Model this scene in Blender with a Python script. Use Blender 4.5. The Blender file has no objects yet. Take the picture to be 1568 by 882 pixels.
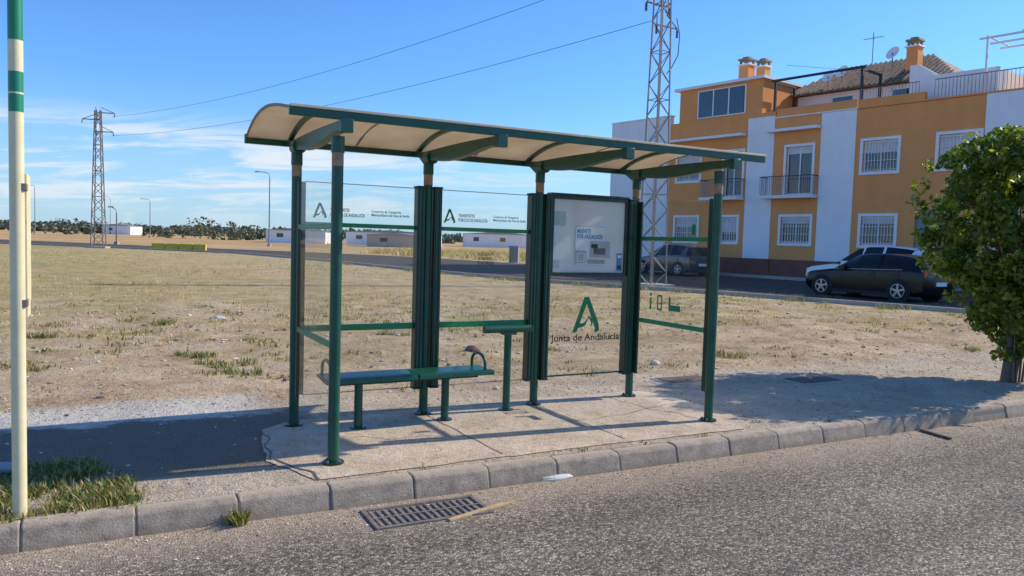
import bpy, bmesh, math, random
import numpy as np
from mathutils import Vector, Matrix, noise as mnoise
random.seed(7); rng=np.random.default_rng(7)
scn=bpy.context.scene
COL=scn.collection
# ------------------------------------------------------------------ materials
def newmat(name):
    m=bpy.data.materials.new(name); m.use_nodes=True
    nt=m.node_tree; b=nt.nodes["Principled BSDF"]
    return m,nt,b
def N(nt,t,**kw):
    n=nt.nodes.new(t)
    for k,v in kw.items(): setattr(n,k,v)
    return n
def ramp(nt,fac,stops):
    r=N(nt,"ShaderNodeValToRGB"); el=r.color_ramp.elements
    while len(el)>1: el.remove(el[-1])
    el[0].position=stops[0][0]; el[0].color=(*stops[0][1],1)
    for p,c in stops[1:]:
        e=el.new(p); e.color=(*c,1)
    nt.links.new(fac,r.inputs[0]); return r.outputs[0]
def noise(nt,vec,scale,detail=4,rough=.6,dist=0):
    n=N(nt,"ShaderNodeTexNoise"); n.inputs["Scale"].default_value=scale; n.inputs["Detail"].default_value=detail
    n.inputs["Roughness"].default_value=rough; n.inputs["Distortion"].default_value=dist
    nt.links.new(vec,n.inputs["Vector"]); return n.outputs["Fac"]
def mix(nt,f,a,b,mode='MIX'):
    n=N(nt,"ShaderNodeMix",data_type='RGBA',blend_type=mode)
    for s,v in ((0,f),(6,a),(7,b)):
        if isinstance(v,(int,float)): n.inputs[s].default_value=v
        elif isinstance(v,tuple): n.inputs[s].default_value=(*v,1)
        else: nt.links.new(v,n.inputs[s])
    return n.outputs[2]
def mth(nt,op,a,b=None,c=None,clamp=False):
    n=N(nt,"ShaderNodeMath",operation=op); n.use_clamp=clamp
    for i,v in enumerate((a,b,c)):
        if v is None: continue
        if isinstance(v,(int,float)): n.inputs[i].default_value=v
        else: nt.links.new(v,n.inputs[i])
    return n.outputs[0]
def sstep(nt,v,a,b,o0=0.,o1=1.):
    n=N(nt,"ShaderNodeMapRange",interpolation_type='SMOOTHSTEP')
    nt.links.new(v,n.inputs[0])
    n.inputs[1].default_value=a;n.inputs[2].default_value=b;n.inputs[3].default_value=o0;n.inputs[4].default_value=o1
    return n.outputs[0]
def bump(nt,b,h,strength,dist=.01):
    n=N(nt,"ShaderNodeBump"); n.inputs["Strength"].default_value=strength; n.inputs["Distance"].default_value=dist
    nt.links.new(h,n.inputs["Height"]); nt.links.new(n.outputs[0],b.inputs["Normal"])
def objco(nt,kind="Object"):
    return N(nt,"ShaderNodeTexCoord").outputs[kind]
def M(name,c1,c2=None,scale=4,rough=.6,bs=0,bscale=60,metal=0,spec=.5,bd=.01,coat=0):
    m,nt,b=newmat(name)
    b.inputs["Roughness"].default_value=rough;b.inputs["Metallic"].default_value=metal
    b.inputs["Specular IOR Level"].default_value=spec
    if coat: b.inputs["Coat Weight"].default_value=coat; b.inputs["Coat Roughness"].default_value=.05
    co=objco(nt)
    if c2 is None: c2=tuple(x*.82 for x in c1)
    f=noise(nt,co,scale,6,.65)
    nt.links.new(ramp(nt,f,[(.32,c2),(.68,c1)]),b.inputs["Base Color"])
    if bs: bump(nt,b,noise(nt,co,bscale,5,.7),bs,bd)
    return m
green=M("green_painted_steel",(.010,.100,.062),(.007,.064,.042),8,.36,.08,30,spec=.45)
green2=M("bright_green_film",(.01,.24,.09),(.01,.18,.07),6,.4)
darkgreen=M("dark_green_profile",(.008,.042,.030),(.005,.028,.020),10,.35)
tan=M("tan_collar",(.42,.29,.17),(.2,.15,.10),20,.7)  # mottled tan, for the band near the post tops and small trim
cream=M("cream_painted_pole",(.82,.73,.46),(.70,.61,.37),6,.45,.1,30)
polegreen=M("pole_green_band",(.01,.25,.13),(.01,.2,.1),8,.4)
black=M("black_rubber",(.015,.015,.016),rough=.7)
blackiron=M("dark_iron",(.02,.02,.022),(.012,.012,.013),20,.5)
rust=M("rusty_cover",(.16,.10,.07),(.08,.055,.045),9,.8,.4,50)
dusty=M("dusty_cast_iron",(.26,.22,.19),(.12,.10,.09),14,.7,.3,60)
def plaster(name,c1,c2):
    m,nt,b=newmat(name); co=objco(nt)
    f=noise(nt,co,.8,5,.65); c=ramp(nt,f,[(.3,c2),(.7,c1)])
    mp=N(nt,"ShaderNodeMapping"); mp.inputs["Scale"].default_value=(1.6,1.6,.25); nt.links.new(co,mp.inputs[0])
    s=noise(nt,mp.outputs[0],1.,5,.7)
    c=mix(nt,.25,c,ramp(nt,s,[(.35,(.82,.80,.78)),(.55,(1,1,1))]),'MULTIPLY')
    nt.links.new(c,b.inputs["Base Color"]); b.inputs["Roughness"].default_value=.88; b.inputs["Specular IOR Level"].default_value=.2
    bump(nt,b,noise(nt,co,35,4,.7),.2,.01); return m
white=plaster("white_plaster",(.90,.89,.87),(.84,.83,.82))
ochre=plaster("ochre_plaster",(.88,.375,.13),(.80,.33,.11))
dado=M("maroon_dado",(.26,.09,.065),(.19,.07,.05),2,.8)
bluewall=M("blue_plinth",(.14,.24,.40),(.1,.18,.3),2,.8)
greymetal=M("grey_gate",(.30,.32,.34),(.22,.24,.26),3,.5)
blind=M("white_blind",(.72,.72,.70),(.6,.6,.59),3,.6)
steel=M("galvanised_steel",(.34,.30,.27),(.20,.155,.12),5,.6,metal=.2)
concrete=M("concrete",(.50,.45,.37),(.36,.31,.26),6,.9,.5,60)
paper=M("poster_backing",(.90,.91,.91),(.84,.86,.87),1.5,.5)
paper2=M("white_sheet",(.96,.96,.96),(.94,.94,.94),3,.5)
inkdark=M("dark_ink",(.02,.025,.03),rough=.6)
inkgrey=M("grey_picture",(.30,.31,.33),(.04,.045,.05),22,.5)
palegrey=M("pale_print",(.60,.64,.66),(.50,.54,.56),10,.5)
inkblue=M("blue_label",(.05,.38,.70),(.04,.30,.58),10,.5)
inkgreen=M("green_map",(.42,.60,.58),(.62,.70,.72),14,.5)
wood=M("broken_wood",(.60,.42,.22),(.42,.28,.14),20,.8)
stone=M("pale_stone",(.72,.68,.62),(.52,.49,.45),12,.9,.5,40)
yellow=M("yellow_plastic",(.85,.55,.03),(.7,.45,.03),2,.5)
tyre=M("tyre",(.02,.02,.02),rough=.85)
alloy=M("alloy_rim",(.5,.5,.52),(.35,.35,.36),5,.3,metal=.8)
taillight=M("tail_light",(.35,.01,.01),rough=.2)
headlight=M("head_light",(.6,.62,.65),rough=.1,metal=.4)
carglass=M("car_glass",(.006,.007,.009),(.004,.005,.006),1,.04,spec=.5)
winglass=M("window_glass",(.03,.035,.045),(.015,.018,.025),1,.06,spec=.9)
pipe=M("grey_pipe",(.35,.36,.38),rough=.5)
def tilemat():
    m,nt,b=newmat("roof_tiles"); co=objco(nt)
    w=N(nt,"ShaderNodeTexWave",wave_type='BANDS',bands_direction='X'); w.inputs["Scale"].default_value=1.1; w.inputs["Distortion"].default_value=1
    nt.links.new(co,w.inputs["Vector"])
    f=noise(nt,co,6,5)
    c=ramp(nt,f,[(.3,(.24,.17,.12)),(.55,(.50,.37,.26)),(.75,(.66,.53,.41))])
    nt.links.new(mix(nt,.5,c,w.outputs[0],'MULTIPLY'),b.inputs["Base Color"]); b.inputs["Roughness"].default_value=.9
    bump(nt,b,w.outputs[1],1,.08); return m
tiles=tilemat()
def glassmat(name="shelter_glass",refl=1.0,dirt=(.02,.10)):
    m,nt,b=newmat(name); nt.nodes.remove(b)
    out=nt.nodes["Material Output"]; co=objco(nt)
    tr=N(nt,"ShaderNodeBsdfTransparent"); tr.inputs[0].default_value=(.95,.97,.96,1)
    gl=N(nt,"ShaderNodeBsdfGlossy"); gl.inputs["Roughness"].default_value=.015
    fr=N(nt,"ShaderNodeFresnel"); fr.inputs[0].default_value=1.45
    m1=N(nt,"ShaderNodeMixShader"); nt.links.new(mth(nt,'MULTIPLY',fr.outputs[0],refl,clamp=True),m1.inputs[0]); nt.links.new(tr.outputs[0],m1.inputs[1]); nt.links.new(gl.outputs[0],m1.inputs[2])
    di=N(nt,"ShaderNodeBsdfDiffuse"); di.inputs[0].default_value=(.72,.68,.60,1)
    f=noise(nt,co,3,6,.7)
    m2=N(nt,"ShaderNodeMixShader"); nt.links.new(sstep(nt,f,.35,.8,*dirt),m2.inputs[0]); nt.links.new(m1.outputs[0],m2.inputs[1]); nt.links.new(di.outputs[0],m2.inputs[2])
    nt.links.new(m2.outputs[0],out.inputs[0]); return m
glass=glassmat("shelter_glass",.8,(.01,.07))
caseglass=glassmat("display_glass",.6,(.0,.01))
def roofmat():
    m,nt,b=newmat("cream_roof_sheet"); out=nt.nodes["Material Output"]; co=objco(nt)
    f=noise(nt,co,2.5,6,.6)
    c=ramp(nt,f,[(.3,(.78,.65,.47)),(.7,(.92,.82,.65))])
    nt.links.new(c,b.inputs["Base Color"]); b.inputs["Roughness"].default_value=.5
    t=N(nt,"ShaderNodeBsdfTranslucent"); nt.links.new(c,t.inputs[0])
    mx=N(nt,"ShaderNodeMixShader"); mx.inputs[0].default_value=.45
    nt.links.new(b.outputs[0],mx.inputs[1]); nt.links.new(t.outputs[0],mx.inputs[2]); nt.links.new(mx.outputs[0],out.inputs[0]); return m
roofm=roofmat()
def leafmat(name,cols,trans=.35):
    m,nt,b=newmat(name); out=nt.nodes["Material Output"]
    g=N(nt,"ShaderNodeNewGeometry")
    c=ramp(nt,g.outputs["Random Per Island"],cols)
    nt.links.new(c,b.inputs["Base Color"]); b.inputs["Roughness"].default_value=.5
    t=N(nt,"ShaderNodeBsdfTranslucent"); nt.links.new(mix(nt,1.,c,(1.4,1.35,.55),'MULTIPLY'),t.inputs[0])
    mx=N(nt,"ShaderNodeMixShader"); mx.inputs[0].default_value=trans
    nt.links.new(b.outputs[0],mx.inputs[1]); nt.links.new(t.outputs[0],mx.inputs[2]); nt.links.new(mx.outputs[0],out.inputs[0]); return m
leaf=leafmat("tree_leaves",[(0,(.055,.10,.013)),(.45,(.115,.18,.02)),(.85,(.21,.27,.03)),(1,(.33,.35,.06))],.42)
farleaf=leafmat("distant_foliage",[(0,(.08,.10,.065)),(.6,(.12,.14,.085)),(1,(.17,.18,.11))],.1)
grassg=leafmat("green_grass",[(0,(.07,.12,.02)),(.4,(.13,.18,.035)),(.65,(.32,.29,.10)),(1,(.62,.46,.23))],.3)
grassd=leafmat("dry_grass",[(0,(.46,.35,.16)),(.6,(.62,.48,.25)),(.82,(.38,.34,.12)),(1,(.20,.23,.06))],.25)
weedg=leafmat("weed_leaves",[(0,(.09,.12,.03)),(.5,(.17,.20,.055)),(.8,(.36,.32,.12)),(1,(.55,.43,.22))],.3)
bark=M("bark",(.20,.15,.11),(.10,.075,.055),15,.9,.8,30)
pebm,_nt,_b=newmat("pebbles"); _g=N(_nt,"ShaderNodeNewGeometry")
_nt.links.new(ramp(_nt,_g.outputs["Random Per Island"],[(0,(.20,.155,.11)),(.5,(.45,.36,.265)),(1,(.70,.61,.48))]),_b.inputs["Base Color"]); _b.inputs["Roughness"].default_value=.9

# ------------------------------------------------------------------ mesh builder
class MB:
    def __init__(s): s.v=[];s.f=[];s.mi=[];s.mats=[]
    def m(s,mat):
        if mat not in s.mats: s.mats.append(mat)
        return s.mats.index(mat)
    def add(s,vs,fs,mat):
        o=len(s.v); s.v+= [tuple(v) for v in vs]; i=s.m(mat)
        for f in fs: s.f.append(tuple(o+k for k in f)); s.mi.append(i)
    def box(s,x0,x1,y0,y1,z0,z1,mat,T=None):
        vs=[Vector(p) for p in ((x0,y0,z0),(x1,y0,z0),(x1,y1,z0),(x0,y1,z0),(x0,y0,z1),(x1,y0,z1),(x1,y1,z1),(x0,y1,z1))]
        if T is not None: vs=[T@v for v in vs]
        s.add(vs,[(0,3,2,1),(4,5,6,7),(0,1,5,4),(1,2,6,5),(2,3,7,6),(3,0,4,7)],mat)
    def tube(s,pts,r,mat,n=10,caps=True):
        pts=[Vector(p) for p in pts]; rs=r if isinstance(r,(list,tuple)) else [r]*len(pts)
        vs=[];fs=[]
        up=None
        for i,p in enumerate(pts):
            d=(pts[min(i+1,len(pts)-1)]-pts[max(i-1,0)]).normalized()
            if up is None:
                up=Vector((0,0,1)) if abs(d.z)<.9 else Vector((1,0,0))
            a=d.cross(up).normalized(); b=a.cross(d).normalized(); up=b
            for k in range(n):
                t=2*math.pi*(k+.5)/n; vs.append(p+a*math.cos(t)*rs[i]+b*math.sin(t)*rs[i])
        for i in range(len(pts)-1):
            for k in range(n):
                fs.append((i*n+k,i*n+(k+1)%n,(i+1)*n+(k+1)%n,(i+1)*n+k))
        if caps: fs.append(tuple(range(n))[::-1]); fs.append(tuple((len(pts)-1)*n+k for k in range(n)))
        s.add(vs,fs,mat)
    def prism(s,poly,axis,a,b,mat):
        n=len(poly)
        if axis=='x': vs=[(a,p[0],p[1]) for p in poly]+[(b,p[0],p[1]) for p in poly]
        elif axis=='y': vs=[(p[0],a,p[1]) for p in poly]+[(p[0],b,p[1]) for p in poly]
        else: vs=[(p[0],p[1],a) for p in poly]+[(p[0],p[1],b) for p in poly]
        fs=[tuple(range(n)),tuple(range(2*n-1,n-1,-1))]+[(i,i+n,(i+1)%n+n,(i+1)%n) for i in range(n)]
        s.add(vs,fs,mat)
    def obj(s,name,parent=None,smooth=False,bevel=0,loc=None,rotz=0,fixn=True):
        me=bpy.data.meshes.new(name); me.from_pydata(s.v,[],s.f)
        for m in s.mats: me.materials.append(m)
        me.polygons.foreach_set("material_index",s.mi)
        if fixn:
            bm=bmesh.new(); bm.from_mesh(me); bmesh.ops.recalc_face_normals(bm,faces=bm.faces); bm.to_mesh(me); bm.free()
        if smooth:
            me.polygons.foreach_set("use_smooth",[True]*len(me.polygons))
            try: me.set_sharp_from_angle(angle=math.radians(40))
            except Exception: pass
        o=bpy.data.objects.new(name,me); COL.objects.link(o)
        if parent: o.parent=parent
        if loc is not None: o.location=loc
        o.rotation_euler[2]=rotz
        if bevel:
            b=o.modifiers.new("bevel",'BEVEL'); b.width=bevel; b.segments=2; b.limit_method='ANGLE'
        return o
def empty(name,loc=(0,0,0),rz=0):
    o=bpy.data.objects.new(name,None); o.location=loc; o.rotation_euler[2]=rz; o.empty_display_size=.2; COL.objects.link(o); return o
def text(name,body,size,loc,parent,mat,rot=(math.pi/2,0,0),width=None,align='LEFT',ls=1.0,bold=.0):
    c=bpy.data.curves.new(name,"FONT"); c.body=body; c.size=size; c.align_x=align; c.space_line=ls; c.offset=bold
    c.materials.append(mat); o=bpy.data.objects.new(name,c); COL.objects.link(o)
    o.parent=parent; o.location=loc; o.rotation_euler=rot
    if width:
        bpy.context.view_layer.update()
        w=max(v[0] for v in o.bound_box)-min(v[0] for v in o.bound_box)
        if w>0: o.scale=(width/w,1,1)
    return o

# ------------------------------------------------------------------ frames
H=1.65
TH=.5009; X0,Y0=-1.851,6.601; L=3.593; D=1.233
THK=.482; OX,OY=-2.749,4.286
def K(u,b,z=0):
    c,s=math.cos(THK),math.sin(THK)
    return (OX+c*u-s*b, OY+s*u+c*b, z)
def invK(x,y):
    c,s=math.cos(THK),math.sin(THK); dx,dy=x-OX,y-OY
    return c*dx+s*dy, -s*dx+c*dy

# ------------------------------------------------------------------ ground
def groundmat():
    m,nt,b=newmat("dry_field_ground"); co=objco(nt)
    sep=N(nt,"ShaderNodeSeparateXYZ"); nt.links.new(co,sep.inputs[0]); u,v=sep.outputs[0],sep.outputs[1]
    mid=noise(nt,co,1.3,6,.74); fine=noise(nt,co,14,5,.78); vfine=noise(nt,co,75,2,.7); big=noise(nt,co,.38,5,.7,.8)
    dirt=ramp(nt,mid,[(.30,(.36,.245,.135)),(.43,(.55,.395,.24)),(.56,(.68,.515,.335)),(.75,(.78,.635,.455))])
    dirt=mix(nt,mth(nt,'MULTIPLY',sstep(nt,big,.48,.60),.6),dirt,ramp(nt,mid,[(.3,(.33,.21,.11)),(.7,(.58,.40,.235))]))
    dirt=mix(nt,.9,dirt,ramp(nt,fine,[(.3,(.36,.34,.32)),(.45,(.92,.92,.92)),(.7,(1.18,1.18,1.18))]),'MULTIPLY')
    gp=noise(nt,co,.55,7,.72,.6)
    far=sstep(nt,v,3.5,9.)
    farleft=mth(nt,'MULTIPLY',sstep(nt,v,8,20),sstep(nt,u,17,-1))
    gmask=mth(nt,'MULTIPLY',sstep(nt,gp,.47,.57),mth(nt,'MAXIMUM',mth(nt,'MULTIPLY',far,.65),farleft))
    gmask2=mth(nt,'MAXIMUM',gmask,mth(nt,'MULTIPLY',farleft,.6))
    straw=ramp(nt,noise(nt,co,1.7,8,.85),[(.36,(.15,.165,.045)),(.44,(.33,.295,.10)),(.52,(.52,.405,.17)),(.66,(.68,.52,.28))])
    straw=mix(nt,.7,straw,ramp(nt,noise(nt,co,.16,4,.7),[(.4,(.80,.90,.68)),(.6,(1.15,1.02,.90))]),'MULTIPLY')
    straw=mix(nt,.6,straw,ramp(nt,fine,[(.3,(.5,.5,.5)),(.5,(1.05,1.05,1.05))]),'MULTIPLY')
    c=mix(nt,gmask2,dirt,straw)
    vfar=sstep(nt,v,45,110)
    c=mix(nt,vfar,c,ramp(nt,noise(nt,co,.03,5,.7),[(.35,(.38,.31,.15)),(.5,(.56,.34,.15)),(.65,(.64,.46,.24))]))
    stain=mth(nt,'MULTIPLY',sstep(nt,noise(nt,co,1.5,8,.82,1.2),.57,.67),sstep(nt,v,2.6,4.))
    c=mix(nt,mth(nt,'MULTIPLY',stain,.55),c,ramp(nt,fine,[(.35,(.15,.15,.055)),(.65,(.40,.34,.15))]))
    wob=mth(nt,'MULTIPLY_ADD',noise(nt,co,.8,5,.7),1.6,-.8)
    vv=mth(nt,'ADD',v,wob)
    pav=sstep(nt,vv,3.1,2.4)
    grav=ramp(nt,vfine,[(.3,(.34,.27,.20)),(.5,(.66,.56,.435)),(.7,(.84,.75,.61))])
    grav=mix(nt,.8,grav,ramp(nt,mid,[(.3,(.62,.58,.53)),(.6,(1.08,1.05,1.01))]),'MULTIPLY')
    grav=mix(nt,.7,grav,ramp(nt,fine,[(.32,(.42,.39,.36)),(.48,(1,1,1))]),'MULTIPLY')
    c=mix(nt,mth(nt,'MULTIPLY',pav,.9),c,grav)
    vw=mth(nt,'MULTIPLY_ADD',fine,.25,mth(nt,'MULTIPLY_ADD',mid,.9,v))
    ps=mth(nt,'MULTIPLY',sstep(nt,mth(nt,'MULTIPLY_ADD',mid,.8,u),2.3,1.9),mth(nt,'MULTIPLY',sstep(nt,vw,2.7,2.85),sstep(nt,vw,3.75,3.5)))
    pc_=ramp(nt,fine,[(.28,(.50,.45,.39)),(.5,(.76,.71,.63))])
    pc_=mix(nt,.8,pc_,ramp(nt,mid,[(.35,(.74,.72,.70)),(.6,(1.05,1.05,1.05))]),'MULTIPLY')
    c=mix(nt,mth(nt,'MULTIPLY',ps,.85),c,pc_)
    asp=mth(nt,'MULTIPLY',sstep(nt,mth(nt,'MULTIPLY_ADD',mid,.8,u),2.6,2.2),mth(nt,'MULTIPLY',sstep(nt,vw,2.85,2.7),sstep(nt,mth(nt,'MULTIPLY_ADD',mid,.3,v),.55,.75)))
    c=mix(nt,mth(nt,'MULTIPLY',asp,.8),c,ramp(nt,vfine,[(.3,(.10,.082,.066)),(.7,(.28,.235,.185))]))
    nt.links.new(c,b.inputs["Base Color"]); b.inputs["Roughness"].default_value=.95; b.inputs["Specular IOR Level"].default_value=.12
    h=mth(nt,'ADD',mth(nt,'MULTIPLY',fine,1.8),mth(nt,'ADD',mth(nt,'MULTIPLY',vfine,.6),mth(nt,'MULTIPLY',mid,3.5)))
    bump(nt,b,h,.9,.035); return m
def roadmat(name,dark=1.0,gutter=True):
    m,nt,b=newmat(name); co=objco(nt)
    sep=N(nt,"ShaderNodeSeparateXYZ"); nt.links.new(co,sep.inputs[0]); v=sep.outputs[1]
    vo=N(nt,"ShaderNodeTexVoronoi"); vo.inputs["Scale"].default_value=75; nt.links.new(co,vo.inputs["Vector"])
    sp=N(nt,"ShaderNodeSeparateXYZ"); nt.links.new(vo.outputs["Color"],sp.inputs[0])
    agg=ramp(nt,sp.outputs[0],[(0,(.10*dark,.082*dark,.067*dark)),(.45,(.235*dark,.20*dark,.163*dark)),(.8,(.39*dark,.335*dark,.27*dark)),(1,(.70*dark,.61*dark,.49*dark))])
    agg=mix(nt,.6,agg,ramp(nt,vo.outputs["Distance"],[(0,(1.2,1.2,1.2)),(.6,(.4,.4,.4))]),'MULTIPLY')
    big=noise(nt,co,.5,5,.65)
    c=mix(nt,.8,agg,ramp(nt,big,[(.3,(.74,.72,.70)),(.7,(1.24,1.18,1.10))]),'MULTIPLY')
    fine=noise(nt,co,30,3,.7)
    if gutter:
        mp=N(nt,"ShaderNodeMapping"); mp.inputs["Scale"].default_value=(.12,1.6,1); nt.links.new(co,mp.inputs[0])
        tr_=noise(nt,mp.outputs[0],1.,4,.6)
        c=mix(nt,.7,c,ramp(nt,tr_,[(.35,(.76,.76,.76)),(.65,(1.14,1.14,1.14))]),'MULTIPLY')
        wob=mth(nt,'MULTIPLY_ADD',noise(nt,co,2.2,6,.7),.7,-.35)
        g=sstep(nt,mth(nt,'ADD',v,wob),-.85,-.18)
        c=mix(nt,mth(nt,'MULTIPLY',g,.65),c,ramp(nt,fine,[(.3,(.27,.205,.145)),(.7,(.60,.48,.355))]))
    nt.links.new(c,b.inputs["Base Color"]); b.inputs["Roughness"].default_value=.85; b.inputs["Specular IOR Level"].default_value=.2
    bump(nt,b,mth(nt,'SUBTRACT',mth(nt,'MULTIPLY',fine,.6),vo.outputs["Distance"]),.7,.009); return m
gm=groundmat()
us=np.concatenate([[-3500,-1500,-700,-350,-180,-100,-60,-40,-28,-20,-15,-12],np.linspace(-10,24,150),[27,32,45,70,120,250,600,1500,3500]])
bs=np.concatenate([[-3000,-600,-150,-50,-20,-9,-.2,-.02],np.linspace(0.0,15,110),[16.5,18.5,21,25,30,40,55,80,130,250,600,1500,4000]])
vs=[];fs=[]
for j,bb in enumerate(bs):
    for i,uu in enumerate(us):
        if bb<-.001: z=-.2
        else:
            x,y,_=K(uu,bb); d=math.hypot(x-0,y-7)
            f=max(0,min(1,(17-d)/3))*max(0,min(1,(bb-2.4)/1.5))
            z=f*(.09*(mnoise.noise(Vector((uu*.35,bb*.35,0)))) + .05*mnoise.noise(Vector((uu*1.3,bb*1.3,3)))+.03*mnoise.noise(Vector((uu*3.2,bb*3.2,5))))
        vs.append((uu,bb,z))
nu=len(us)
for j in range(len(bs)-1):
    for i in range(nu-1):
        a=j*nu+i; fs.append((a,a+1,a+nu+1,a+nu))
g=MB(); g.add(vs,fs,gm); go=g.obj("ground",smooth=True,loc=(OX,OY,0),rotz=THK,fixn=False)
def gz(x,y):
    uu,bb=invK(x,y); d=math.hypot(x,y-7)
    f=max(0,min(1,(17-d)/3))*max(0,min(1,(bb-2.4)/1.5))
    return f*(.09*(mnoise.noise(Vector((uu*.35,bb*.35,0)))) + .05*mnoise.noise(Vector((uu*1.3,bb*1.3,3)))+.03*mnoise.noise(Vector((uu*3.2,bb*3.2,5))))
r=MB(); r.add([(-300,-9,-.14),(300,-9,-.14),(300,-.1,-.14),(-300,-.1,-.14)],[(0,1,2,3)],roadmat("road_asphalt")); r.obj("road",loc=(OX,OY,0),rotz=THK)
k=MB()
prof=[(.0,-.2),(.0,-.002),(-.012,.004),(-.095,.002),(-.122,-.016),(-.155,-.145),(-.155,-.2)]
u=.59-.575*22
def kerbmat():
    m,nt,b=newmat("kerb_concrete"); co=objco(nt)
    g_=N(nt,"ShaderNodeNewGeometry")
    c=ramp(nt,noise(nt,co,9,6,.7),[(.3,(.27,.22,.165)),(.5,(.41,.34,.265)),(.7,(.52,.435,.34))])
    c=mix(nt,.7,c,ramp(nt,g_.outputs["Random Per Island"],[(0,(.78,.77,.76)),(1,(1.15,1.12,1.08))]),'MULTIPLY')
    sep=N(nt,"ShaderNodeSeparateXYZ"); nt.links.new(co,sep.inputs[0])
    dirt=sstep(nt,mth(nt,'MULTIPLY_ADD',noise(nt,co,12,4,.7),.10,sep.outputs[2]),-.02,-.10)
    c=mix(nt,mth(nt,'MULTIPLY',dirt,.6),c,(.25,.19,.13))
    pit=sstep(nt,noise(nt,co,38,3,.7),.40,.33)
    c=mix(nt,mth(nt,'MULTIPLY',pit,.5),c,(.13,.11,.09))
    top=sstep(nt,mth(nt,'MULTIPLY_ADD',noise(nt,co,8,5,.7),.08,sep.outputs[1]),-.07,.02)
    c=mix(nt,mth(nt,'MULTIPLY',top,.75),c,(.56,.46,.35))
    nt.links.new(c,b.inputs["Base Color"]); b.inputs["Roughness"].default_value=.92; b.inputs["Specular IOR Level"].default_value=.2
    bump(nt,b,noise(nt,co,70,4,.75),.8,.012); return m
kerbm=kerbmat()
while u<50:
    dz=random.uniform(-.006,.006); dy=random.uniform(-.006,.006)
    k.prism([(p[0]+dy,p[1]+dz) for p in prof],'x',u+.004,u+.571,kerbm); u+=.575
k.prism([(p[0]*.96-.003,p[1]-.012) for p in prof],'x',.59-.575*22,50,M("kerb_mortar",(.20,.17,.13)))
k.obj("kerb",loc=(OX,OY,0),rotz=THK,bevel=.010)
st=MB()
near=[(-120,92),(-60,76),(-34.8,67.5),(-21.5,61),(-12,49.5),(-4.7,38.8),(.95,31.9),(7.5,26.6),(13.05,21.2),(22,12.4),(45,-10)]
far=[(-120,112),(-60,93),(-35.3,80),(-20,74),(-8.4,67),(0,57),(5,54),(11.5,47.07),(17.32,39.79),(27,27.7),(60,-13.5)]
poly=[(*p,.012) for p in near]+[(*p,.012) for p in far]
n=len(near)
st.add(poly,[(i,i+1,n+i+1,n+i) for i in range(n-1)],roadmat("street_asphalt",.45,False)); st.obj("street")
kb=MB()
for i in range(len(near)-1):
    a=Vector((*near[i],0));b_=Vector((*near[i+1],0)); dd=(b_-a); ln=dd.length; dd.normalize(); nn=Vector((-dd.y,dd.x,0))
    T=Matrix(((dd.x,nn.x,0,a.x),(dd.y,nn.y,0,a.y),(0,0,1,0),(0,0,0,1)))
    kb.box(0,ln-.004,-.15,0.,-.05,.13,concrete,T)
kb.obj("street_kerb")
FA=math.atan2(-.781,.625); FP=(17.32,39.79)
pv=MB(); pv.box(-17.2,20,-1.6,-.03,-.1,.13,concrete); pv.obj("street_pavement",loc=(*FP,0),rotz=FA)

# shelter pad
pad=MB()
def padmat():
    m,nt,b=newmat("pad_concrete"); co=objco(nt)
    fine=noise(nt,co,75,2,.7); mid=noise(nt,co,2.2,6,.75); f2=noise(nt,co,14,5,.75)
    c=ramp(nt,mid,[(.3,(.44,.335,.235)),(.5,(.60,.48,.355)),(.7,(.72,.60,.46))])
    c=mix(nt,.8,c,ramp(nt,fine,[(.3,(.6,.58,.56)),(.52,(1.05,1.05,1.05))]),'MULTIPLY')
    c=mix(nt,.6,c,ramp(nt,f2,[(.3,(.5,.48,.46)),(.48,(1.05,1.05,1.05))]),'MULTIPLY')
    st_=sstep(nt,noise(nt,co,4.5,5,.7,.5),.56,.70)
    c=mix(nt,mth(nt,'MULTIPLY',st_,.5),c,(.24,.18,.13))
    nt.links.new(c,b.inputs["Base Color"]); b.inputs["Roughness"].default_value=.93; b.inputs["Specular IOR Level"].default_value=.15
    bump(nt,b,mth(nt,'ADD',fine,mth(nt,'MULTIPLY',f2,1.5)),.8,.012); return m
padm=padmat()
edge0=[(-.42,1.0),(-.20,1.57),(1.2,1.57),(2.3,1.57),(3.7,1.61),(4.0,1.3),(4.05,.2),(3.9,-.2),(2.6,-.24),(1.25,-.22),(.0,-.16),(-.30,.1)]
edge=[]
for i in range(len(edge0)):
    a=Vector(edge0[i]);b_=Vector(edge0[(i+1)%len(edge0)]); nn=max(3,int((b_-a).length/.05))
    for j in range(nn):
        p=a.lerp(b_,j/nn); 
        wv=.025*mnoise.noise(Vector((p.x*2.5,p.y*2.5,1)))+.025*mnoise.noise(Vector((p.x*11,p.y*11,1)))
        dr_=(p-Vector((1.8,.65))); dr_.normalize(); q=p+dr_*wv
        q.y=min(q.y,1.565+.019*(q.x+1.9)-.005); edge.append((q.x,q.y))
pad.add([(s,-t,.006) for s,t in edge],[tuple(range(len(edge)))],padm)
pado=pad.obj("shelter_pad",loc=(X0,Y0,0),rotz=TH)
jm=M("joint_crack",(.12,.095,.07))
cr=MB()
def crack(p0,p1,w,amp,seed):
    pts=[]
    for i in range(25):
        p=Vector(p0).lerp(Vector(p1),i/24); n_=Vector((-(p1[1]-p0[1]),p1[0]-p0[0])).normalized()
        pts.append(p+n_*amp*mnoise.noise(Vector((p.x*4,p.y*4,seed)))*2)
    d=Vector((p1[0]-p0[0],p1[1]-p0[1])).normalized(); n_=Vector((-d.y,d.x))
    V=[];
    for sgn in (-1,1):
        for i,p in enumerate(pts):
            q=p+n_*sgn*w*(.6+.8*random.random())*.5; V.append((q.x,-q.y,.0095))
    cr.add(V,[(i,i+1,26+i,25+i) for i in range(24)],jm)
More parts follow.
